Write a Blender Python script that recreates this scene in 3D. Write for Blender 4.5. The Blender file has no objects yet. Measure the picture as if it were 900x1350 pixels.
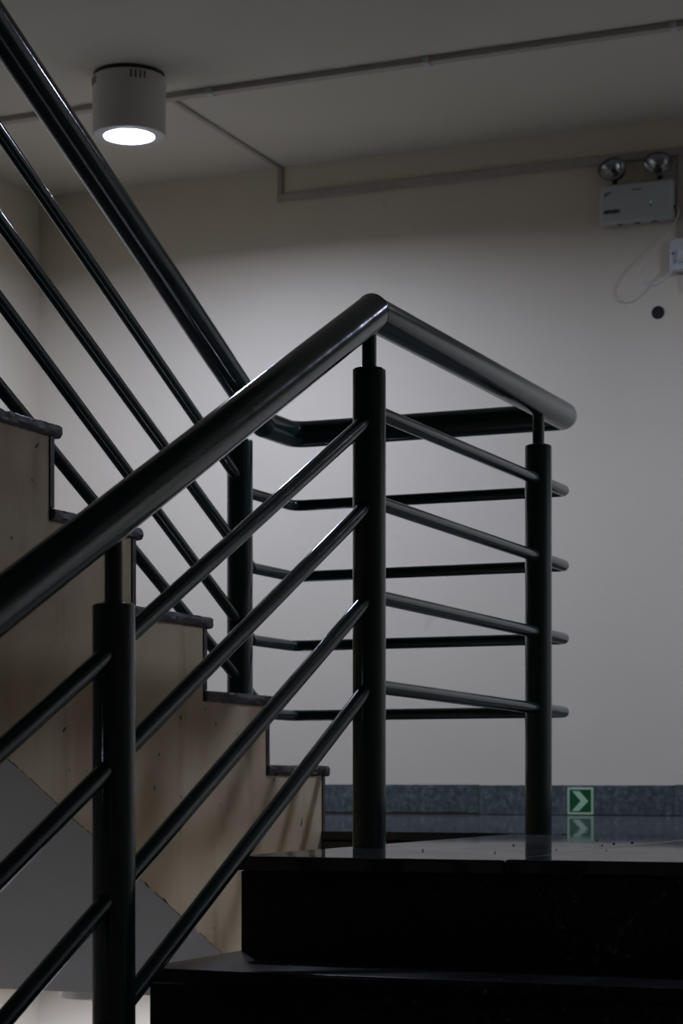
import bpy, bmesh, math, random
from mathutils import Vector, Matrix

random.seed(7)
S = bpy.context.scene
COL = S.collection

# ---------------------------------------------------------------- camera
CAM_LOC = (1.4458, -3.533, 0.1229)
cam_d = bpy.data.cameras.new('camera')
cam_d.sensor_fit = 'HORIZONTAL'
cam_d.sensor_width = 24.0
cam_d.lens = 2795.94 / 900.0 * 24.0
cam_d.shift_y = (1027.93 - 675.0) / 900.0
cam_d.clip_start = 0.05
cam_d.dof.use_dof = True
cam_d.dof.focus_distance = 3.85
cam_d.dof.aperture_fstop = 9.0
cam = bpy.data.objects.new('camera', cam_d)
COL.objects.link(cam)
cam.location = CAM_LOC
cam.rotation_euler = (math.pi / 2, 0, 0.4015)
S.camera = cam

# ---------------------------------------------------------------- world, exposure
w = bpy.data.worlds.new('world')
S.world = w
w.use_nodes = True
w.node_tree.nodes['Background'].inputs[0].default_value = (0.5, 0.45, 0.4, 1)
w.node_tree.nodes['Background'].inputs[1].default_value = 0.01
S.view_settings.view_transform = 'Standard'
S.view_settings.look = 'None'
S.view_settings.gamma = 1.0
S.view_settings.use_curve_mapping = False
S.view_settings.exposure = 0.0
LAMP_POWER = 30.0        # watts of each landing lamp
GLOW = 30.0
LAMP_COLOR = (0.658, 0.738, 1.0)

# ---------------------------------------------------------------- dimensions
W = 3.548            # back wall
XL, XR = -2.8266, 2.25
ZC = 2.3695          # ceiling over the landing
YF = -6.0
ZLOW, ZHIGH = -2.73, 4.8
T, R_ = 0.3151, 0.1565
NS = 9
XS, YS = -0.582, 1.1381      # open side and first riser of the upper flight
XLO, YLO = -0.0575, -0.4069  # open side and top riser of the lower flight
YW = 1.12                    # landing edge at the stairwell
XU, Y3, YC = -0.6874, 0.8903, 1.1941
Y2, Y0 = 0.9966, -0.9382

# ---------------------------------------------------------------- materials
def new_mat(name):
    m = bpy.data.materials.new(name)
    m.use_nodes = True
    nt = m.node_tree
    return m, nt, nt.nodes['Principled BSDF']

def node(nt, kind, **kw):
    n = nt.nodes.new(kind)
    for k, v in kw.items():
        if k in n.inputs:
            n.inputs[k].default_value = v
        else:
            setattr(n, k, v)
    return n

def noise(nt, co, scale, detail=4.0, rough=0.55, dist=0.0, vec=None):
    n = node(nt, 'ShaderNodeTexNoise')
    n.inputs['Scale'].default_value = scale
    n.inputs['Detail'].default_value = detail
    n.inputs['Roughness'].default_value = rough
    n.inputs['Distortion'].default_value = dist
    if vec is not None:
        mp = node(nt, 'ShaderNodeMapping')
        mp.inputs['Scale'].default_value = vec
        nt.links.new(co, mp.inputs['Vector'])
        nt.links.new(mp.outputs[0], n.inputs['Vector'])
    else:
        nt.links.new(co, n.inputs['Vector'])
    return n.outputs['Fac']

def ramp(nt, fac, stops):
    r = node(nt, 'ShaderNodeValToRGB')
    el = r.color_ramp.elements
    while len(el) < len(stops):
        el.new(0.5)
    for e, (p, c) in zip(el, stops):
        e.position = p
        e.color = (*c, 1) if len(c) == 3 else c
    nt.links.new(fac, r.inputs[0])
    return r.outputs[0]

def mix(nt, fac, a, b, mode='MIX'):
    m = node(nt, 'ShaderNodeMix', data_type='RGBA', blend_type=mode)
    for sock, v in ((m.inputs[0], fac), (m.inputs[6], a), (m.inputs[7], b)):
        if isinstance(v, (int, float)):
            sock.default_value = v
        elif isinstance(v, tuple):
            sock.default_value = (*v, 1)
        else:
            nt.links.new(v, sock)
    return m.outputs[2]

def bump(nt, b, height, strength, dist=0.01):
    n = node(nt, 'ShaderNodeBump')
    n.inputs['Strength'].default_value = strength
    n.inputs['Distance'].default_value = dist
    nt.links.new(height, n.inputs['Height'])
    nt.links.new(n.outputs[0], b.inputs['Normal'])

def simple(name, col, rough=0.5, metal=0.0, spec=0.5, var=0.0, bscale=0, bstr=0.0):
    m, nt, b = new_mat(name)
    b.inputs['Roughness'].default_value = rough
    b.inputs['Metallic'].default_value = metal
    b.inputs['Specular IOR Level'].default_value = spec
    co = node(nt, 'ShaderNodeTexCoord').outputs['Object']
    f = noise(nt, co, 14.0)
    dark = tuple(c * (1 - var) for c in col)
    nt.links.new(ramp(nt, f, [(0.3, dark), (0.7, col)]), b.inputs['Base Color'])
    if bstr:
        bump(nt, b, noise(nt, co, bscale), bstr, 0.002)
    return m

def wall_mat(name, col, stain, amt=0.5, bs=0.25):
    m, nt, b = new_mat(name)
    b.inputs['Roughness'].default_value = 0.75
    b.inputs['Specular IOR Level'].default_value = 0.25
    co = node(nt, 'ShaderNodeTexCoord').outputs['Object']
    big = noise(nt, co, 1.1, 5, 0.6, 0.4)
    c = mix(nt, ramp(nt, big, [(0.42, (0, 0, 0)), (0.75, (amt, amt, amt))]), col, stain)
    # few small scuffs
    sc = noise(nt, co, 9.0, 3, 0.5, 0.6)
    c = mix(nt, ramp(nt, sc, [(0.70, (0, 0, 0)), (0.80, (0.45, 0.45, 0.45))]), c, tuple(x * 0.72 for x in col))
    nt.links.new(c, b.inputs['Base Color'])
    bump(nt, b, noise(nt, co, 45.0, 6), bs, 0.003)
    return m

def granite(name, c1, c2, c3, scale, rough, bstr=0.0):
    m, nt, b = new_mat(name)
    b.inputs['Roughness'].default_value = rough
    co = node(nt, 'ShaderNodeTexCoord').outputs['Object']
    f = noise(nt, co, scale, 6, 0.75)
    c = ramp(nt, f, [(0.36, c1), (0.52, c2), (0.66, c3)])
    g = noise(nt, co, scale * 0.12, 4)
    c = mix(nt, ramp(nt, g, [(0.35, (0, 0, 0)), (0.7, (0.5, 0.5, 0.5))]), c, c1)
    nt.links.new(c, b.inputs['Base Color'])
    if bstr:
        bump(nt, b, noise(nt, co, 6.0, 3), bstr, 0.004)
    return m

WALLC = (0.70, 0.63, 0.51)
M_wall = wall_mat('wall_paint', WALLC, (0.60, 0.53, 0.42), 0.35)
M_ceil = wall_mat('ceiling_paint', (0.64, 0.605, 0.52), (0.56, 0.52, 0.44), 0.4)
M_base = granite('baseboard_granite', (0.035, 0.047, 0.048), (0.085, 0.108, 0.106), (0.20, 0.225, 0.22), 55, 0.42)
M_lowfloor = simple('pale_floor_tile', (0.42, 0.40, 0.37), 0.4, var=0.15)
M_concrete = simple('slab_concrete', (0.10, 0.085, 0.07), 0.85, var=0.4)

# polished landing stone
M_floor, nt, b = new_mat('polished_stone')
co = node(nt, 'ShaderNodeTexCoord').outputs['Object']
f = noise(nt, co, 60, 5, 0.7)
g = noise(nt, co, 3.0, 4, 0.6)
c = ramp(nt, f, [(0.35, (0.008, 0.011, 0.0115)), (0.65, (0.02, 0.025, 0.025))])
c = mix(nt, ramp(nt, g, [(0.4, (0, 0, 0)), (0.75, (0.5, 0.5, 0.5))]), c, (0.028, 0.031, 0.03))
nt.links.new(c, b.inputs['Base Color'])
rr = ramp(nt, g, [(0.3, (0.025,) * 3), (0.75, (0.05,) * 3)])
nt.links.new(rr, b.inputs['Roughness'])
b.inputs['IOR'].default_value = 1.55
# thin film of dust over the polish
du = node(nt, 'ShaderNodeBsdfDiffuse')
du.inputs['Color'].default_value = (0.085, 0.092, 0.092, 1)
ms = node(nt, 'ShaderNodeMixShader')
nt.links.new(ramp(nt, noise(nt, co, 7.0, 5, 0.65), [(0.3, (0.24,) * 3), (0.7, (0.40,) * 3)]), ms.inputs[0])
nt.links.new(b.outputs[0], ms.inputs[1]); nt.links.new(du.outputs[0], ms.inputs[2])
nt.links.new(ms.outputs[0], nt.nodes['Material Output'].inputs['Surface'])

# black step stone with pale scratches on it
M_black, nt, b = new_mat('black_step_stone')
co = node(nt, 'ShaderNodeTexCoord').outputs['Object']
b.inputs['Roughness'].default_value = 0.24
b.inputs['Specular IOR Level'].default_value = 0.12
f = noise(nt, co, 40, 5, 0.7)
c = ramp(nt, f, [(0.35, (0.018, 0.018, 0.019)), (0.7, (0.036, 0.036, 0.037))])
sc = noise(nt, co, 30, 8, 0.8, 2.0)
ar = noise(nt, co, 2.6, 3, 0.5, 0.3)
k = node(nt, 'ShaderNodeMath', operation='MULTIPLY')
nt.links.new(ramp(nt, sc, [(0.56, (0, 0, 0)), (0.66, (1, 1, 1))]), k.inputs[0])
nt.links.new(ramp(nt, ar, [(0.52, (0, 0, 0)), (0.62, (1, 1, 1))]), k.inputs[1])
c = mix(nt, k.outputs[0], c, (0.26, 0.26, 0.26))
nt.links.new(c, b.inputs['Base Color'])

# cream plaster side of the stair, rust and damp stains
M_string, nt, b = new_mat('stained_cream_plaster')
b.inputs['Roughness'].default_value = 0.8
b.inputs['Specular IOR Level'].default_value = 0.25
co = node(nt, 'ShaderNodeTexCoord').outputs['Object']
big = noise(nt, co, 2.2, 5, 0.6, 0.5)
c = mix(nt, ramp(nt, big, [(0.42, (0, 0, 0)), (0.68, (0.75, 0.75, 0.75))]), (0.60, 0.49, 0.32), (0.38, 0.275, 0.165))
run = noise(nt, co, 4.0, 3, 0.5, 0.5, vec=(1, 2.2, 0.6))
c = mix(nt, ramp(nt, run, [(0.55, (0, 0, 0)), (0.78, (0.55, 0.55, 0.55))]), c, (0.25, 0.155, 0.09))
sp = noise(nt, co, 26, 2, 0.5, 0.3)
c = mix(nt, ramp(nt, sp, [(0.705, (0, 0, 0)), (0.73, (0.9, 0.9, 0.9))]), c, (0.05, 0.04, 0.03))
rust = noise(nt, co, 1.7, 3, 0.5, 0.2, vec=(1, 1, 0.8))
c = mix(nt, ramp(nt, rust, [(0.54, (0, 0, 0)), (0.74, (0.55, 0.55, 0.55))]), c, (0.22, 0.10, 0.05))
nt.links.new(c, b.inputs['Base Color'])
bump(nt, b, noise(nt, co, 20.0, 6), 0.35, 0.004)

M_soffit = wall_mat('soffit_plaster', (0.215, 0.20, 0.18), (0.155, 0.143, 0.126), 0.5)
M_tread = granite('worn_tread_stone', (0.020, 0.016, 0.014), (0.045, 0.037, 0.031), (0.10, 0.085, 0.073), 30, 0.6, 0.4)

# gloss paint on the railing
M_paint, nt, b = new_mat('dark_green_gloss_paint')
co = node(nt, 'ShaderNodeTexCoord').outputs['Object']
f = noise(nt, co, 5.0, 4)
nt.links.new(ramp(nt, f, [(0.3, (0.016, 0.037, 0.035)), (0.7, (0.023, 0.046, 0.043))]), b.inputs['Base Color'])
nt.links.new(ramp(nt, noise(nt, co, 22, 4), [(0.3, (0.09,) * 3), (0.7, (0.15,) * 3)]), b.inputs['Roughness'])
fine = noise(nt, co, 190.0, 2, 0.5)
wide = noise(nt, co, 30.0, 3, 0.5)
h = node(nt, 'ShaderNodeMath', operation='MULTIPLY_ADD')
h.inputs[1].default_value = 0.35
nt.links.new(fine, h.inputs[0]); nt.links.new(wide, h.inputs[2])
bump(nt, b, h.outputs[0], 0.13, 0.002)

M_lampbody = simple('lamp_white_enamel', (0.58, 0.55, 0.52), 0.5, var=0.05)
M_dark = simple('black_plastic', (0.008, 0.008, 0.009), 0.6, var=0.2)
M_pvc = simple('painted_conduit', (0.44, 0.40, 0.35), 0.6, var=0.12)
M_box = simple('grey_white_plastic', (0.50, 0.53, 0.54), 0.4, var=0.05)
M_white = simple('white_plastic', (0.66, 0.68, 0.70), 0.4, var=0.05)
M_cable = simple('white_cable', (0.60, 0.59, 0.57), 0.5, var=0.05)
M_rim = simple('grey_rim_plastic', (0.16, 0.165, 0.17), 0.35)
M_mark = simple('dark_print', (0.035, 0.04, 0.045), 0.6)
M_chrome = simple('chrome_reflector', (0.75, 0.77, 0.80), 0.18, metal=1.0)
M_green = simple('sign_green', (0.004, 0.085, 0.022), 0.4)
M_pale = simple('sign_pale_green', (0.42, 0.62, 0.42), 0.5, var=0.04)
M_grit_gap = simple('black_grit_gap_shade', (0.012, 0.011, 0.010), 0.9)  # floor grit, plaster crack and the painted shade of the baseboard gap

def emit_mat(name, col, strength):
    m, nt, b = new_mat(name)
    b.inputs['Base Color'].default_value = (*col, 1)
    b.inputs['Emission Color'].default_value = (*col, 1)
    b.inputs['Emission Strength'].default_value = strength
    return m
M_glow = emit_mat('led_diffuser', LAMP_COLOR, GLOW)
M_glow_dim = emit_mat('dim_led_diffuser', LAMP_COLOR, GLOW * 0.07)
M_led = emit_mat('green_led', (0.02, 0.9, 0.35), 0.22)

M_lens, nt, b = new_mat('clear_lens')
b.inputs['Base Color'].default_value = (0.9, 0.92, 0.93, 1)
b.inputs['Roughness'].default_value = 0.08
b.inputs['Transmission Weight'].default_value = 1.0

# ---------------------------------------------------------------- helpers
def mk(name, bm, mat, parent=None, loc=None, smooth=None):
    bmesh.ops.recalc_face_normals(bm, faces=bm.faces)
    me = bpy.data.meshes.new(name)
    bm.to_mesh(me); bm.free()
    if smooth:
        me.polygons.foreach_set('use_smooth', [True] * len(me.polygons))
        me.set_sharp_from_angle(angle=math.radians(smooth))
    if mat:
        me.materials.append(mat)
    return link(name, me, parent, loc)

def link(name, me, parent=None, loc=None):
    o = bpy.data.objects.new(name, me)
    COL.objects.link(o)
    if parent:
        o.parent = parent
    if loc:
        o.location = loc
    return o

def empty(name, loc, label, cat, group=None):
    o = bpy.data.objects.new(name, None)
    o.empty_display_size = 0.05
    COL.objects.link(o)
    o.location = loc
    tag(o, label, cat, group)
    return o

def tag(o, label, cat, group=None):
    o['label'] = label
    o['category'] = cat
    if group:
        o['group'] = group
    return o

def structure(o, label=None):
    o['kind'] = 'structure'
    if label:
        o['label'] = label
    return o

def box(bm, x0, x1, y0, y1, z0, z1, bevel=0.0, seg=2):
    vs = [bm.verts.new((x, y, z)) for x in (x0, x1) for y in (y0, y1) for z in (z0, z1)]
    idx = [(0, 1, 3, 2), (4, 6, 7, 5), (0, 4, 5, 1), (2, 3, 7, 6), (0, 2, 6, 4), (1, 5, 7, 3)]
    fs = [bm.faces.new([vs[i] for i in q]) for q in idx]
    if bevel:
        es = list({e for f in fs for e in f.edges})
        bmesh.ops.bevel(bm, geom=es, offset=bevel, segments=seg, affect='EDGES', profile=0.5)
    return bm

def boxo(name, x0, x1, y0, y1, z0, z1, mat, parent=None, bevel=0.0, seg=2, origin=None):
    """box object whose origin is the centre of its base"""
    o = origin or ((x0 + x1) / 2, (y0 + y1) / 2, z0)
    bm = bmesh.new()
    box(bm, x0 - o[0], x1 - o[0], y0 - o[1], y1 - o[1], z0 - o[2], z1 - o[2], bevel, seg)
    ob = mk(name, bm, mat, parent, smooth=None)
    base = Vector(o)
    if parent:
        base -= parent_world(parent)
    ob.location = base
    return ob

def parent_world(p):
    v = Vector((0, 0, 0))
    while p:
        v += p.location
        p = p.parent
    return v

def fillet(pts, rad, n=6):
    pts = [Vector(p) for p in pts]
    out = [pts[0]]
    for i in range(1, len(pts) - 1):
        a, b_, c = pts[i - 1], pts[i], pts[i + 1]
        d1, d2 = (a - b_), (c - b_)
        l1, l2 = d1.length, d2.length
        d1.normalize(); d2.normalize()
        ang = d1.angle(d2)
        t = min(rad / math.tan(ang / 2), l1 * 0.45, l2 * 0.45)
        p1, p2 = b_ + d1 * t, b_ + d2 * t
        for k in range(n + 1):
            s = k / n
            out.append((1 - s) ** 2 * p1 + 2 * s * (1 - s) * b_ + s * s * p2)
    out.append(pts[-1])
    return out

def sweep(bm, pts, rad, seg=24, cut0=None, cut1=None):
    """round tube along pts; rings lie in the mitre planes; cut0 / cut1 are normals of end cuts"""
    pts = [Vector(p) for p in pts]
    dirs = [(pts[i + 1] - pts[i]).normalized() for i in range(len(pts) - 1)]
    d = dirs[0]
    up = Vector((0, 0, 1)) if abs(d.z) < 0.9 else Vector((1, 0, 0))
    x = d.cross(up).normalized(); y = x.cross(d).normalized()
    ring = [pts[0] + (x * math.cos(2 * math.pi * k / seg) + y * math.sin(2 * math.pi * k / seg)) * rad for k in range(seg)]
    def proj(ring, dr, p, n):
        return [q + dr * ((p - q).dot(n) / dr.dot(n)) for q in ring]
    if cut0 is not None:
        ring = proj(ring, d, pts[0], Vector(cut0).normalized())
    rings = [ring]
    for i in range(1, len(pts)):
        dr = dirs[i - 1]
        if i < len(pts) - 1:
            n = (dirs[i - 1] + dirs[i]).normalized()
        else:
            n = Vector(cut1).normalized() if cut1 is not None else dr
        ring = proj(ring, dr, pts[i], n)
        rings.append(ring)
    vr = [[bm.verts.new(q) for q in r] for r in rings]
    for a, b_ in zip(vr, vr[1:]):
        for k in range(seg):
            bm.faces.new((a[k], a[(k + 1) % seg], b_[(k + 1) % seg], b_[k]))
    bm.faces.new(vr[0][::-1]); bm.faces.new(vr[-1])
    return bm

def lathe(bm, prof, seg=48, mat=None):
    """prof: list of (r, z); r=0 closes"""
    rows = []
    for r, z in prof:
        if r < 1e-6:
            rows.append([bm.verts.new((0, 0, z))])
        else:
            rows.append([bm.verts.new((r * math.cos(2 * math.pi * k / seg), r * math.sin(2 * math.pi * k / seg), z)) for k in range(seg)])
    for a, b_ in zip(rows, rows[1:]):
        for k in range(seg):
            k2 = (k + 1) % seg
            if len(a) == 1 and len(b_) == 1:
                continue
            if len(a) == 1:
                bm.faces.new((a[0], b_[k], b_[k2]))
            elif len(b_) == 1:
                bm.faces.new((a[k], a[k2], b_[0]))
            else:
                bm.faces.new((a[k], a[k2], b_[k2], b_[k]))
    return bm

def prism(bm, poly, axis, a0, a1):
    """extrude a polygon (in the other two axes) from a0 to a1"""
    def P(p, a):
        return (a, p[0], p[1]) if axis == 'x' else ((p[0], a, p[1]) if axis == 'y' else (p[0], p[1], a))
    v0 = [bm.verts.new(P(p, a0)) for p in poly]
    v1 = [bm.verts.new(P(p, a1)) for p in poly]
    bm.faces.new(v0[::-1]); bm.faces.new(v1)
    n = len(poly)
    for i in range(n):
        bm.faces.new((v0[i], v0[(i + 1) % n], v1[(i + 1) % n], v1[i]))
    return bm

# ---------------------------------------------------------------- the setting
def slab(name, x0, x1, y0, y1, z0, z1, mat):
    return structure(boxo(name, x0, x1, y0, y1, z0, z1, mat))

slab('wall_back', XL - 0.2, XR + 0.2, W, W + 0.2, ZLOW, ZHIGH, M_wall)
slab('wall_left', XL - 0.2, XL, YF, W, ZLOW, ZHIGH, M_wall)
slab('wall_right', XR, XR + 0.2, YF, W, ZLOW, ZHIGH, M_wall)
slab('wall_front', XL - 0.2, XR + 0.2, YF - 0.2, YF, ZLOW, ZHIGH, M_wall)
slab('ceiling', XL, XR, 0.75, W, ZC, ZC + 0.36, M_ceil)
slab('ceiling_upper', XL, XR, YF, W, ZHIGH - 0.001, ZHIGH + 0.2, M_ceil)
slab('floor_lower', XL, XR, YF, W, ZLOW - 0.2, ZLOW, M_lowfloor)
slab('floor_entry', XL, XR, YF, YLO - NS * T, -NS * R_ - 0.25, -NS * R_, M_concrete)
slab('floor_upper', XL, XS, YF, YS - NS * T, NS * R_ - 0.25, NS * R_, M_concrete)

# landing: concrete body and polished slabs laid on it
LAND = bmesh.new()
poly = [(XL, YW), (XLO, YW), (XLO, YLO + 0.0165), (XR, YLO + 0.0165), (XR, W), (XL, W)]
prism(LAND, poly, 'z', -0.38, -0.025)
floor = structure(mk('floor', LAND, M_concrete))
xs_far = [XL, -2.1, -1.3, -0.5, 0.3, 1.1, 1.9, XR]
xs_near = [XLO - 0.010, 0.40, 1.30, XR]
rows_far = [YW - 0.002, 1.95, 2.78, W]
g = 0.0008
for j in range(3):
    for i in range(len(xs_far) - 1):
        s = boxo('floor_slab', xs_far[i] + g, xs_far[i + 1] - g, rows_far[j] + g, rows_far[j + 1] - g, -0.02, 0.0, M_floor, floor, bevel=0.0012, seg=1)
        if j == 0:
            s.rotation_euler.x = 0.0006
        elif j == 1:
            s.rotation_euler.x = 0.0002
for i in range(len(xs_near) - 1):
    s = boxo('floor_slab', xs_near[i] + g, xs_near[i + 1] - g, YLO - 0.022, YW - 0.002 - g, -0.024, 0.0, M_floor, floor, bevel=0.004, seg=2)
    if i == 0:
        s.rotation_euler.x = 0.0014

# baseboard of separate granite pieces
def plinth(name, pieces):
    e = bpy.data.objects.new(name, None)
    COL.objects.link(e)
    structure(e)
    for q in pieces:
        boxo('granite_piece', *q, M_base, e, bevel=0.0015, seg=1)
    return e
pl = []
cuts = [XL + 0.013, -2.45, -1.75, -1.03, -0.33, 0.37, 1.07, 1.77, XR - 0.013]
for i in range(len(cuts) - 1):
    lift = 0.001
    pl.append((cuts[i] + 0.0006, cuts[i + 1] - 0.0006, W - 0.014, W, lift, 0.106 - 0.002 * (i % 2)))
bb = plinth('baseboard_back', pl)
bm = bmesh.new()
random.seed(5)
x = -1.9
up_, dn_ = [], []
while x < -1.02:
    up_.append((x, random.uniform(0.006, 0.0105) if x > -1.85 else 0.008)); x += random.uniform(0.02, 0.05)
prism(bm, [(-1.9, 0.0006)] + [(-1.02, 0.0006)] + up_[::-1], 'y', W - 0.0150, W - 0.0135)
mk('gap_shade_line', bm, M_grit_gap, bb)  # black strip paints in the shade of the gap under these pieces
pl = []
yy = [YW + 0.02, 1.85, 2.6, W - 0.015]
for i in range(3):
    pl.append((XL, XL + 0.013, yy[i] + 0.0006, yy[i + 1] - 0.0006, 0.001, 0.106))
plinth('baseboard_left', pl)
pl = []
yy = [YLO, 0.4, 1.2, 2.0, 2.8, W - 0.015]
for i in range(5):
    pl.append((XR - 0.013, XR, yy[i] + 0.0006, yy[i + 1] - 0.0006, 0.001, 0.106))
plinth('baseboard_right', pl)

# ---------------------------------------------------------------- upper flight
up = empty('staircase', (XS, YS, 0), 'upper stair flight with stained cream side and worn dark tread edges', 'staircase')
off = Vector((XS, YS, 0))
TH, RT = 0.024, 0.016
SO, MS = 0.0238, 0.4779
poly = [(YS - RT, -0.38)]
for n in range(NS):
    poly.append((YS - n * T - RT, (n + 1) * R_ - TH))
    poly.append((YS - (n + 1) * T - RT, (n + 1) * R_ - TH))
yend = YS - NS * T - RT
poly.append((yend, SO - MS * yend))
poly.append(((SO + 0.38) / MS, -0.38))
poly = [(y - YS, z) for y, z in poly]
bm = prism(bmesh.new(), poly, 'x', XL - XS + 0.003, 0)
body = mk('stair_body', bm, M_string, up)
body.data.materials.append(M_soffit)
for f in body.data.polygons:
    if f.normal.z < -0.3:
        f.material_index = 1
bm = bmesh.new()
random.seed(3)
y = (SO + 0.38) / MS - 0.02
while y > -1.2:
    l = random.uniform(0.01, 0.05)
    w0, w1 = random.uniform(0.0006, 0.0022), random.uniform(0.0006, 0.0026)
    if random.random() < 0.12:
        w1 += 0.004
    zz = lambda q: SO - MS * q
    o_ = random.uniform(0.0, 0.0025)
    prism(bm, [(y - YS, zz(y) + o_), (y - l - YS, zz(y - l) + o_), (y - l - YS, zz(y - l) + o_ + w1), (y - YS, zz(y) + o_ + w0)], 'x', -0.004, 0.0006)
    y -= l * random.uniform(0.9, 1.5)
mk('plaster_crack', bm, M_grit_gap, up)['kind'] = 'stuff'
def tread_mesh(width, depth, th, bev=0.009, over=0.008):
    # origin: open-side end of the riser line, top at z = 0; nosing towards +y
    bm = bmesh.new()
    box(bm, -width, over, -depth, 0.026, -th, 0, 0)
    es = [e for e in bm.edges if all(v.co.y > 0.02 for v in e.verts)]
    es += [e for e in bm.edges if all(v.co.x > 0 for v in e.verts) and e not in es]
    bmesh.ops.bevel(bm, geom=es, offset=bev, segments=3, affect='EDGES', profile=0.5)
    for k in range(1, 30):
        y = -depth + (depth + 0.02) * k / 30
        bmesh.ops.bisect_plane(bm, geom=list(bm.verts) + list(bm.edges) + list(bm.faces), plane_co=(0, y, 0), plane_no=(0, 1, 0))
    for v in bm.verts:                       # worn and chipped along the open end
        if v.co.x > -0.02 and v.co.y > -depth + 0.001:
            chip = -0.003 if random.random() < 0.12 else 0.0
            v.co.x += random.uniform(-0.0012, 0.0012) + chip
            if v.co.z < -th * 0.5:
                v.co.z += random.uniform(-0.002, 0.0006)
            else:
                v.co.z += random.uniform(-0.0008, 0.0004) + chip * 0.3
    return bm
random.seed(11)
tms = []
for n in range(NS):
    if n < 3 or n in (3, 4):
        o = mk('tread', tread_mesh(XS - XL - 0.003, T + RT - 0.001, TH), M_tread, up, smooth=20)
        tms.append(o.data)
    else:
        o = link('tread', tms[n % 3], up)
    o.location = (0, -n * T, (n + 1) * R_)
rm = None
for n in range(NS):
    if rm is None:
        bm = bmesh.new(); box(bm, XL - XS + 0.003, 0.0025, -RT, 0, 0, R_ - TH, 0.001, 1)
        o = mk('riser', bm, M_tread, up); rm = o.data
    else:
        o = link('riser', rm, up)
    o.location = (0, -n * T, n * R_)

# ---------------------------------------------------------------- lower flight
lo = empty('staircase', (XLO, YLO, -NS * R_), 'lower stair flight with black stone treads and scratched black risers', 'staircase')
zb = NS * R_
poly = [(RT, zb - 0.42), (RT, zb - R_ - TH)]
for n in range(1, NS):
    y = -n * T + RT
    poly.append((y, zb - n * R_ - TH))
    poly.append((y, zb - (n + 1) * R_ - TH))
ylast = -(NS - 1) * T + RT
poly[-1] = (ylast, 0.0)
poly.append((ylast + 0.35, -0.1))
bm = prism(bmesh.new(), poly, 'x', 0, XR - XLO - 0.003)
mk('stair_body', bm, M_soffit, lo)
tm = rm = None
for n in range(1, NS):
    if tm is None:
        bm = bmesh.new()
        box(bm, -0.010, XR - XLO - 0.003, -0.022, T + RT - 0.001, -TH, 0)
        es = [e for e in bm.edges if all(v.co.y < 0 for v in e.verts)]
        es += [e for e in bm.edges if all(v.co.x < 0 for v in e.verts) and e not in es]
        bmesh.ops.bevel(bm, geom=es, offset=0.006, segments=3, affect='EDGES', profile=0.5)
        o = mk('tread', bm, M_black, lo, smooth=20); tm = o.data
    else:
        o = link('tread', tm, lo)
    o.location = (0, -n * T, zb - n * R_)
for n in range(NS):
    if rm is None:
        bm = bmesh.new(); box(bm, -0.002, XR - XLO - 0.003, 0, RT, 0, R_ - TH - 0.0005, 0.001, 1)
        o = mk('riser', bm, M_black, lo); rm = o.data
    else:
        o = link('riser', rm, lo)
    o.location = (0, -n * T, zb - (n + 1) * R_)

# ---------------------------------------------------------------- railing
rail = empty('stair_railing', (0, 0, 0), 'dark green gloss painted tubular railing around the stairwell', 'railing')
PR, HR, BR, NR = 0.030, 0.0318, 0.0133, 0.0132
Zr = [0.9634, 0.7901, 0.6266, 0.4553, 0.2925]
Mr = [0.0015, 0.0018, -0.0065, -0.0046, -0.0107]
Lz = [0.9681, 0.7738, 0.6205, 0.4519, 0.2920]
Ml = [0.5003, 0.4985, 0.5039, 0.5187, 0.5345]
Uz = [1.0260, 0.8133, 0.6512, 0.4832, 0.3519]
Mu = [0.4820, 0.5027, 0.4984, 0.5181, 0.4891]
YPL = [-1.90, -2.80]         # further posts down the lower flight
YPU = [-0.62, -1.62]         # further posts up the upper flight

def post(x, y, zbase, ztop, zrail, name='post'):
    bm = bmesh.new()
    h = ztop - zbase
    lathe(bm, [(0, 0), (PR, 0), (PR, h - 0.004), (PR - 0.0012, h - 0.0015), (PR - 0.004, h), (0, h)], 40)
    p = mk('post', bm, M_paint, rail, (x, y, zbase), smooth=35)
    bm = bmesh.new()
    sweep(bm, [(0, 0, -0.02), (0, 0, zrail - ztop)], NR, 24)
    mk('post_neck', bm, M_paint, p, (0, 0, h), smooth=35)
    bm = bmesh.new()
    lathe(bm, [(NR - 0.001, 0.0055), (NR + 0.0015, 0.0035), (NR + 0.0035, 0.001), (NR + 0.004, -0.001)], 24)
    mk('weld_bead', bm, M_paint, p, (0, 0, h), smooth=60)
    return p

def tread_low(y):
    n = math.ceil((YLO - y) / T - 1e-6)
    return -max(0, n) * R_
def tread_up(y):
    n = math.floor((YS - y) / T + 1e-6) + 1
    return max(0, min(NS, n)) * R_

zr = lambda y: Lz[0] + Ml[0] * y
post(0, 0, 0, 0.8627, 0.950)
post(0, Y2, 0, 0.8695, 0.950)
post(0, Y0, tread_low(Y0), 0.3678, zr(Y0) - 0.01)
for y in YPL:
    post(0, y, tread_low(y), zr(y) - 0.131, zr(y) - 0.01)
zu = lambda y: Uz[0] + Mu[0] * (Y3 - y)
post(XU, Y3, tread_up(Y3), 0.9087, zu(Y3) - 0.01)
for y in YPU:
    post(XU, y, tread_up(y), zu(y) - 0.117, zu(y) - 0.01)

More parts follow.
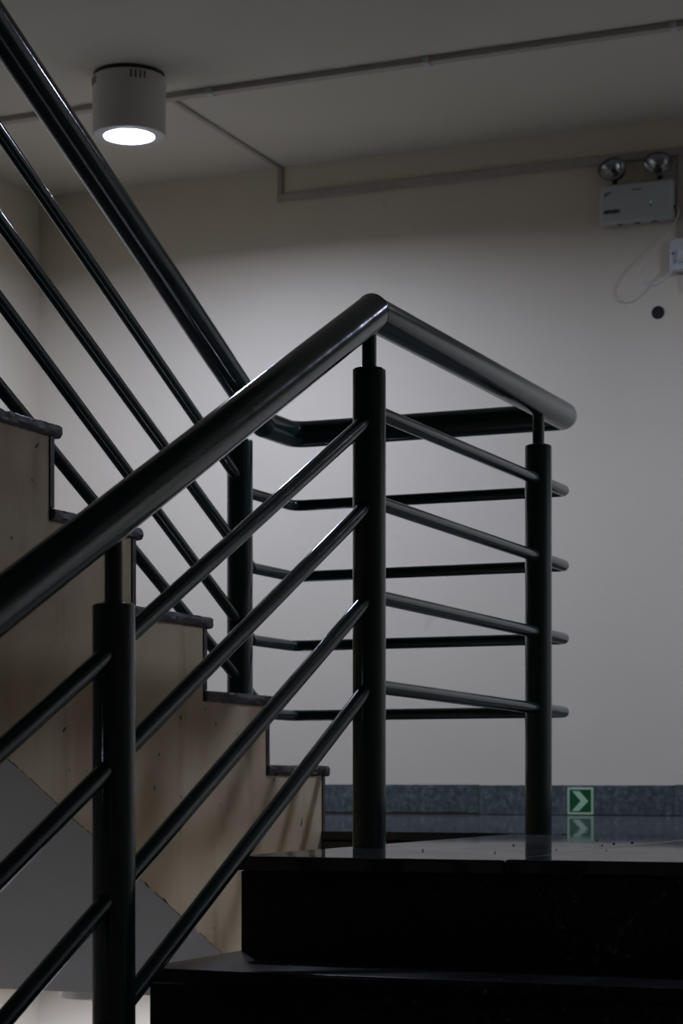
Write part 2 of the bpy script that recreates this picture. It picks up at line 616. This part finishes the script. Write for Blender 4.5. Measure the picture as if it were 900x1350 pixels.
# handrail: lower flight, landing, upper flight, mitred where they meet
d1 = Vector((0, 1, Ml[0])).normalized()
d2 = Vector((0, 1, Mr[0])).normalized()
mit = (d1 + d2).normalized()
zt = (Lz[0] + Zr[0]) / 2
yj = 0.012
bm = bmesh.new()
yl_end = -3.05
sweep(bm, [(0, yl_end, zt + Ml[0] * (yl_end - yj)), (0, yj, zt)], HR * 1.03, 40, cut1=mit)
mk('handrail', bm, M_paint, rail, smooth=50)
zc_ = Zr[0] + Mr[0] * YC
kink_y = Y3 + (Uz[0] - zc_) / Mu[0]
path = [(0, yj, zt), (0, YC, zc_), (XU, YC, zc_), (XU, kink_y, zc_), (XU, Y3 - 0.10, Uz[0] + Mu[0] * 0.10)]
P = [Vector(p) for p in path]
full = [P[0]] + fillet(P[0:3], 0.016, 4)[1:-1] + fillet(P[1:4], 0.045, 6)[1:-1] + fillet(P[2:5], 0.02, 3)[1:-1] + [P[4]]
bm = bmesh.new()
sweep(bm, full, HR, 40, cut0=mit)
mk('handrail', bm, M_paint, rail, smooth=50)
yu_end = -1.75
bm = bmesh.new()
sweep(bm, [P[4], (XU, yu_end, zu(yu_end))], HR * 1.015, 40)
mk('handrail', bm, M_paint, rail, smooth=50)
# raised weld seam on top where lower and landing rails meet
bm = bmesh.new()
ring = []
for k in range(41):
    a = 2 * math.pi * k / 40
    q = Vector((HR * 1.02 * math.cos(a), 0, HR * 1.02 * math.sin(a)))
    ring.append(Vector((0, yj, zt)) + q + Vector((0, 1, 0)) * (-(q.dot(mit)) / mit.y))
sweep(bm, ring, 0.0011, 8)
mk('weld_seam', bm, M_paint, rail, smooth=60)

def bar(pts, name='bar'):
    bm = bmesh.new()
    sweep(bm, pts, BR, 20)
    return mk(name, bm, M_paint, rail, smooth=50)

for i in range(1, 5):
    ll = lambda y: Lz[i] + Ml[i] * y
    # lower flight, post to post
    stops = [0.0, Y0] + YPL
    for a, c_ in zip(stops, stops[1:]):
        bar([(0, c_ + 0.012, ll(c_ + 0.012)), (0, a - 0.012, ll(a - 0.012))])
    # landing: post to post, then round the stairwell to the upper flight's first post
    z1, z2, z3 = Zr[i], Zr[i] + Mr[i] * Y2, Zr[i] + Mr[i] * YC
    bar([(0, 0.012, z1), (0, Y2 - 0.012, z2)])
    ky = Y3 + (Uz[i] - z3) / Mu[i]
    pts = [Vector(p) for p in ((0, Y2 + 0.012, z2), (0, YC, z3), (XU, YC, z3), (XU, ky, z3), (XU, Y3 + 0.008, Uz[i] - Mu[i] * 0.008))]
    full = [pts[0]] + fillet(pts[0:3], 0.012, 4)[1:-1] + fillet(pts[1:4], 0.03, 5)[1:-1] + fillet(pts[2:5], 0.008, 2)[1:-1] + [pts[4]]
    bar(full)
    uu = lambda y: Uz[i] + Mu[i] * (Y3 - y)
    stops = [Y3] + YPU
    for a, c_ in zip(stops, stops[1:]):
        bar([(XU, a - 0.012, uu(a - 0.012)), (XU, c_ + 0.012, uu(c_ + 0.012))])

# ---------------------------------------------------------------- ceiling lamps
LR, LH = 0.1165, 0.197
def lamp(x, y, z, label, power=1.0, col=LAMP_COLOR, glow=None, group=None):
    e = empty('ceiling_lamp', (x, y, z), label, 'lamp', group)
    bm = bmesh.new()
    lathe(bm, [(0, -0.012), (LR - 0.004, -0.012), (LR, -0.014), (LR, -LH + 0.002), (LR - 0.002, -LH), (0.081, -LH), (0.081, -LH + 0.02), (0, -LH + 0.02)], 64)
    mk('lamp_body', bm, M_lampbody, e, smooth=35)
    bm = bmesh.new()
    lathe(bm, [(0, 0), (LR - 0.003, 0), (LR - 0.003, -0.0125), (0, -0.0125)], 64)
    mk('mounting_plate', bm, M_dark, e, smooth=35)
    bm = bmesh.new()
    lathe(bm, [(0, -LH - 0.007), (0.03, -LH - 0.0062), (0.055, -LH - 0.004), (0.0715, -LH - 0.0015), (0.0805, -LH + 0.003), (0.0805, -LH + 0.018)], 48)
    mk('diffuser', bm, glow or M_glow, e, smooth=60)
    ld = bpy.data.lights.new('lamp_light', 'AREA')
    ld.shape = 'DISK'; ld.size = 0.15; ld.energy = LAMP_POWER * power; ld.color = col
    ld.spread = math.radians(172)
    lo_ = bpy.data.objects.new('lamp_light', ld)
    COL.objects.link(lo_); lo_.parent = e; lo_.location = (0, 0, -LH - 0.0085)
    sm = None
    for c0 in (-96, -6, 84, 174):
        for k in range(4):
            a = math.radians(c0 + (k - 1.5) * 7.2 + 48.5)
            if sm is None:
                bm = bmesh.new(); box(bm, -0.0025, 0.0025, -0.0015, 0.0012, -0.025, 0, 0.0005, 1)
                o = mk('vent_slot', bm, M_dark, e); sm = o.data
            else:
                o = link('vent_slot', sm, e)
            o.location = (LR * math.cos(a), LR * math.sin(a), -0.019)
            o.rotation_euler.z = a - math.pi / 2
    return e
lamp(-1.819, 2.425, ZC, 'white cylindrical surface mounted ceiling lamp glowing beside the ceiling conduit')
lamp(1.0, 2.28, ZC, 'white cylindrical ceiling lamp over the right half of the landing')
lamp(-1.7, -3.3, NS * R_ - 0.25, 'white cylindrical lamp with dim light under the upper floor slab', 0.07, LAMP_COLOR, M_glow_dim)
lamp(-1.955, 2.45, -0.38, 'white cylindrical lamp hanging from the underside of the landing near the left wall', 2.6)
lamp(0.75, 2.45, -0.38, 'unseen cylindrical lamp added under the landing to brighten the lower wall', 2.2)  # extra lamp out of view, added to brighten the lower storey

# ---------------------------------------------------------------- conduits
def conduit(name, segs, label):
    e = empty(name, segs[0][0], label, 'conduit')
    o0 = Vector(segs[0][0])
    for p0_, q in segs:
        nm = q[6] if len(q) > 6 else 'duct'
        boxo(nm, *q[:6], M_box if nm == 'coupling' else M_pvc, e, bevel=0.002, seg=1)
    return e
yc0, yc1 = 2.632, 2.668
seg = []
for a, c_ in ((XL + 0.001, -1.9), (-1.897, -1.65), (-1.63, -0.895), (-0.883, -0.112), (-0.10, 1.1), (1.106, XR - 0.001)):
    seg.append(((a, yc0, ZC), (a, c_, yc0, yc1, ZC - 0.018, ZC - 0.0005)))
for x in (-1.64, -0.889, -0.106):
    seg.append(((x, yc0, ZC), (x - 0.011, x + 0.011, yc0 - 0.004, yc1 + 0.004, ZC - 0.022, ZC - 0.0005, 'coupling')))
conduit('cable_conduit', seg, 'long painted conduit running straight across the ceiling with couplings')
x0 = -1.803
seg = [((x0, yc1, ZC), (x0 - 0.009, x0 + 0.009, yc1 + 0.001, W - 0.001, ZC - 0.009, ZC - 0.001)),
       ((x0, W, 2.2), (x0 - 0.009, x0 + 0.009, W - 0.012, W - 0.001, 2.271, ZC - 0.010)),
       ((x0, W, 2.2), (x0 - 0.009, -0.282, W - 0.016, W - 0.001, 2.242, 2.270)),
       ((x0, W, 2.2), (-0.281, XR - 0.001, W - 0.016, W - 0.001, 2.242, 2.270)),
       ((x0, W, 2.2), (-0.318, -0.296, W - 0.014, W - 0.001, 1.958, 2.241, 'drop_duct'))]
conduit('cable_conduit', seg, 'thin painted conduit dropping from ceiling and running along the wall top')

# ---------------------------------------------------------------- emergency light
bx0, bx1, bz0, bz1 = -0.579, -0.326, 2.022, 2.157
em = empty('emergency_light', ((bx0 + bx1) / 2, W, bz0), 'grey white twin-head emergency light box mounted high on the wall', 'emergency light')
hw, hh = (bx1 - bx0) / 2, bz1 - bz0
bm = bmesh.new()
box(bm, -hw, hw, -0.052, 0, 0, hh, 0.009, 4)
mk('housing', bm, M_box, em, smooth=40)
def mark(x0, x1, z0, z1, mat=M_mark, name='print_mark', slant=0.0, d=0.0006):
    bm = bmesh.new()
    prism(bm, [(x0, z0), (x1, z0), (x1 + slant, z1), (x0 + slant, z1)], 'y', -0.052 - d, -0.0515)
    return mk(name, bm, mat, em)
# small illegible logo, a row of print and a short caption
mark(-0.110, -0.1055, 0.093, 0.106, slant=0.003)
mark(-0.106, -0.092, 0.1035, 0.107)
mark(-0.104, -0.094, 0.098, 0.101, slant=0.003)
mark(-0.0915, -0.084, 0.1045, 0.108, slant=-0.004)
x = -0.112
for k, wd in enumerate((0.007, 0.008, 0.006, 0.008, 0.007, 0.005, 0.0025, 0.0025)):
    mark(x, x + wd, 0.034 + (0.0 if k % 2 else 0.001), 0.047 + (0.001 if k % 3 else -0.001))
    x += wd + 0.0016
x = -0.012
for k in range(6):
    mark(x, x + 0.0042, 0.1065, 0.1105); x += 0.0056
bm = bmesh.new(); lathe(bm, [(0, 0.002), (0.002, 0.0016), (0.0032, 0), (0, 0)], 16)
bm.transform(Matrix.Rotation(math.radians(90), 4, 'X'))
led = mk('status_led', bm, M_led, em, (0.052, -0.052, 0.060)); led['label'] = 'glowing green status light'
bm = bmesh.new(); lathe(bm, [(0, 0.002), (0.002, 0.0016), (0.003, 0), (0, 0)], 16)
bm.transform(Matrix.Rotation(math.radians(90), 4, 'X'))
mk('test_button', bm, M_mark, em, (0.052, -0.052, 0.051))
bm = bmesh.new(); box(bm, hw - 0.001, hw + 0.006, -0.033, -0.021, 0.034, 0.048, 0.003, 2)
mk('cable_gland', bm, M_dark, em)
for k in (-0.06, 0.0, 0.06):
    bm = bmesh.new(); box(bm, k - 0.010, k + 0.010, -0.036, -0.022, -0.0012, 0.002)
    mk('vent_slot', bm, M_dark, em)
for hx, yawd, pit in ((-0.532, -8, 14), (-0.374, 14, 10)):
    lx = hx - (bx0 + bx1) / 2
    hz = 2.206 - bz0
    bm = bmesh.new()
    lathe(bm, [(0, -0.040), (0.018, -0.038), (0.034, -0.026), (0.044, -0.006), (0.047, 0.004), (0.047, 0.009), (0.0435, 0.009), (0.0435, 0.004)], 40)
    bm.transform(Matrix.Rotation(math.radians(90), 4, 'X'))
    h = mk('lamp_head', bm, M_dark, em, (lx, -0.055, hz), smooth=40)
    h.rotation_euler = (math.radians(-pit), 0, math.radians(yawd))
    h.scale = (1.06, 1.0, 0.88)
    bm = bmesh.new()
    lathe(bm, [(0.043, 0.003), (0.036, -0.008), (0.022, -0.020), (0.010, -0.025), (0, -0.025)], 40)
    bm.transform(Matrix.Rotation(math.radians(90), 4, 'X'))
    mk('reflector', bm, M_chrome, h, smooth=60)
    bm = bmesh.new()
    lathe(bm, [(0, -0.004), (0.007, -0.006), (0.009, -0.012), (0.008, -0.024), (0, -0.024)], 24)
    bm.transform(Matrix.Rotation(math.radians(90), 4, 'X'))
    mk('bulb', bm, M_mark, h, smooth=60)
    bm = bmesh.new()
    lathe(bm, [(0, 0.0085), (0.02, 0.0078), (0.0432, 0.0055), (0.0432, 0.0042), (0.02, 0.0063), (0, 0.007)], 40)
    bm.transform(Matrix.Rotation(math.radians(90), 4, 'X'))
    mk('lens', bm, M_lens, h, smooth=60)
    bm = bmesh.new()
    lathe(bm, [(0.0435, 0.004), (0.0435, 0.0105), (0.0475, 0.0105), (0.0485, 0.004), (0.0465, 0.002)], 40)
    bm.transform(Matrix.Rotation(math.radians(90), 4, 'X'))
    mk('rim', bm, M_rim, h, smooth=50)
    bm = bmesh.new()
    sweep(bm, [(lx, -0.028, hh - 0.006), (lx, -0.028, hz - 0.012)], 0.009, 16)
    mk('swivel_neck', bm, M_dark, em, smooth=40)

# ---------------------------------------------------------------- socket with plug, cable, wall hole
so_ = empty('wall_socket', (-0.268, W, 1.845), 'white surface mounted wall socket with an adaptor plugged in', 'socket')
bm = bmesh.new(); box(bm, -0.07, 0.048, -0.044, 0, 0, 0.108, 0.006, 3)
mk('socket_box', bm, M_white, so_, smooth=40)
bm = bmesh.new(); box(bm, -0.036, 0.034, -0.072, -0.043, 0.022, 0.072, 0.010, 3)
mk('plug', bm, M_white, so_, smooth=40)
bm = bmesh.new(); lathe(bm, [(0, 0.0015), (0.0035, 0.0015), (0.0035, 0), (0, 0)], 16)
bm.transform(Matrix.Rotation(math.radians(90), 4, 'X'))
mk('screw', bm, M_mark, so_, (-0.058, -0.0435, 0.056))
bm = bmesh.new(); box(bm, -0.055, -0.038, -0.0475, -0.0435, 0.022, 0.034, 0.002, 1)
mk('rocker_switch', bm, M_box, so_)

def catmull(pts, n=10):
    P = [Vector(p) for p in pts]
    P = [2 * P[0] - P[1]] + P + [2 * P[-1] - P[-2]]
    out = []
    for i in range(1, len(P) - 2):
        for k in range(n):
            t = k / n
            out.append(0.5 * ((2 * P[i]) + (-P[i - 1] + P[i + 1]) * t + (2 * P[i - 1] - 5 * P[i] + 4 * P[i + 1] - P[i + 2]) * t * t + (-P[i - 1] + 3 * P[i] - 3 * P[i + 1] + P[i + 2]) * t ** 3))
    out.append(P[-2])
    return out
cb = [(-0.3155, W - 0.027, 2.062), (-0.310, W - 0.030, 2.040), (-0.330, W - 0.045, 1.985), (-0.385, W - 0.07, 1.92), (-0.425, W - 0.085, 1.86), (-0.430, W - 0.09, 1.82),
      (-0.405, W - 0.095, 1.795), (-0.370, W - 0.095, 1.79), (-0.335, W - 0.095, 1.81), (-0.305, W - 0.088, 1.85), (-0.285, W - 0.073, 1.885)]
bm = bmesh.new()
o0 = Vector(cb[0])
sweep(bm, [p - o0 for p in catmull(cb, 8)], 0.0032, 10)
tag(mk('power_cable', bm, M_cable, None, tuple(o0), smooth=60), 'thin white cable looping from the emergency light to the wall socket', 'cable')

wh = empty('wall_grommet', (-0.388, W, 1.7167), 'small round black hole with sleeve in the wall under the cable', 'hole')
bm = bmesh.new()
lathe(bm, [(0.0225, 0), (0.0225, 0.0015), (0.0205, 0.003), (0.0185, 0.003), (0.0185, 0.0005)], 32)
bm.transform(Matrix.Rotation(math.radians(90), 4, 'X'))
mk('sleeve', bm, M_dark, wh, smooth=40)
bm = bmesh.new()
lathe(bm, [(0.0188, 0.001), (0, 0.0006)], 32)
bm.transform(Matrix.Rotation(math.radians(90), 4, 'X'))
mk('opening', bm, M_dark, wh)

# ---------------------------------------------------------------- exit arrow sign
sg = empty('exit_arrow_sign', (-0.6578, W - 0.014, 0.0025), 'green square sign with pale chevron arrow on the baseboard', 'sign')
a = 0.0463
bm = bmesh.new(); box(bm, -a, a, -0.003, 0, 0, 0.0935, 0.0008, 1)
mk('plate', bm, M_pale, sg)
bm = bmesh.new(); box(bm, -0.0385, 0.0385, -0.0036, -0.0028, 0.0085, 0.0865)
mk('green_field', bm, M_green, sg)
ch = [(-0.029, 0.0810), (-0.003, 0.0810), (0.0285, 0.0465), (-0.004, 0.0125), (-0.030, 0.0125), (0.002, 0.0465)]
bm = bmesh.new(); prism(bm, ch, 'y', -0.0042, -0.0034)
c_ = mk('chevron', bm, M_pale, sg)

# ---------------------------------------------------------------- grit on the landing
bm = bmesh.new()
spots = [(0.02 + random.uniform(-0.05, 0.55), random.uniform(-0.38, 1.05)) for _ in range(13)]
spots += [(random.uniform(-0.075, -0.03), Y2 + random.uniform(-0.05, 0.03)) for _ in range(7)]
spots += [(0.045 + random.uniform(-0.01, 0.03), Y2 + random.uniform(-0.04, 0.02)) for _ in range(4)]
spots = [s for s in spots if all((s[0]) ** 2 + (s[1] - y) ** 2 > 0.034 ** 2 for y in (0, Y2)) and s[0] > -0.055]
for (x, y) in spots:
    r = random.uniform(0.001, 0.0026)
    q = bmesh.ops.create_icosphere(bm, subdivisions=1, radius=r)
    bmesh.ops.scale(bm, vec=(1.3, 1.0, 0.6), verts=q['verts'])
    bmesh.ops.translate(bm, vec=(x, y, r * 0.55), verts=q['verts'])
gr = tag(mk('floor_grit', bm, M_grit_gap), 'black grit specks scattered on the polished landing floor', 'grit')
gr['kind'] = 'stuff'
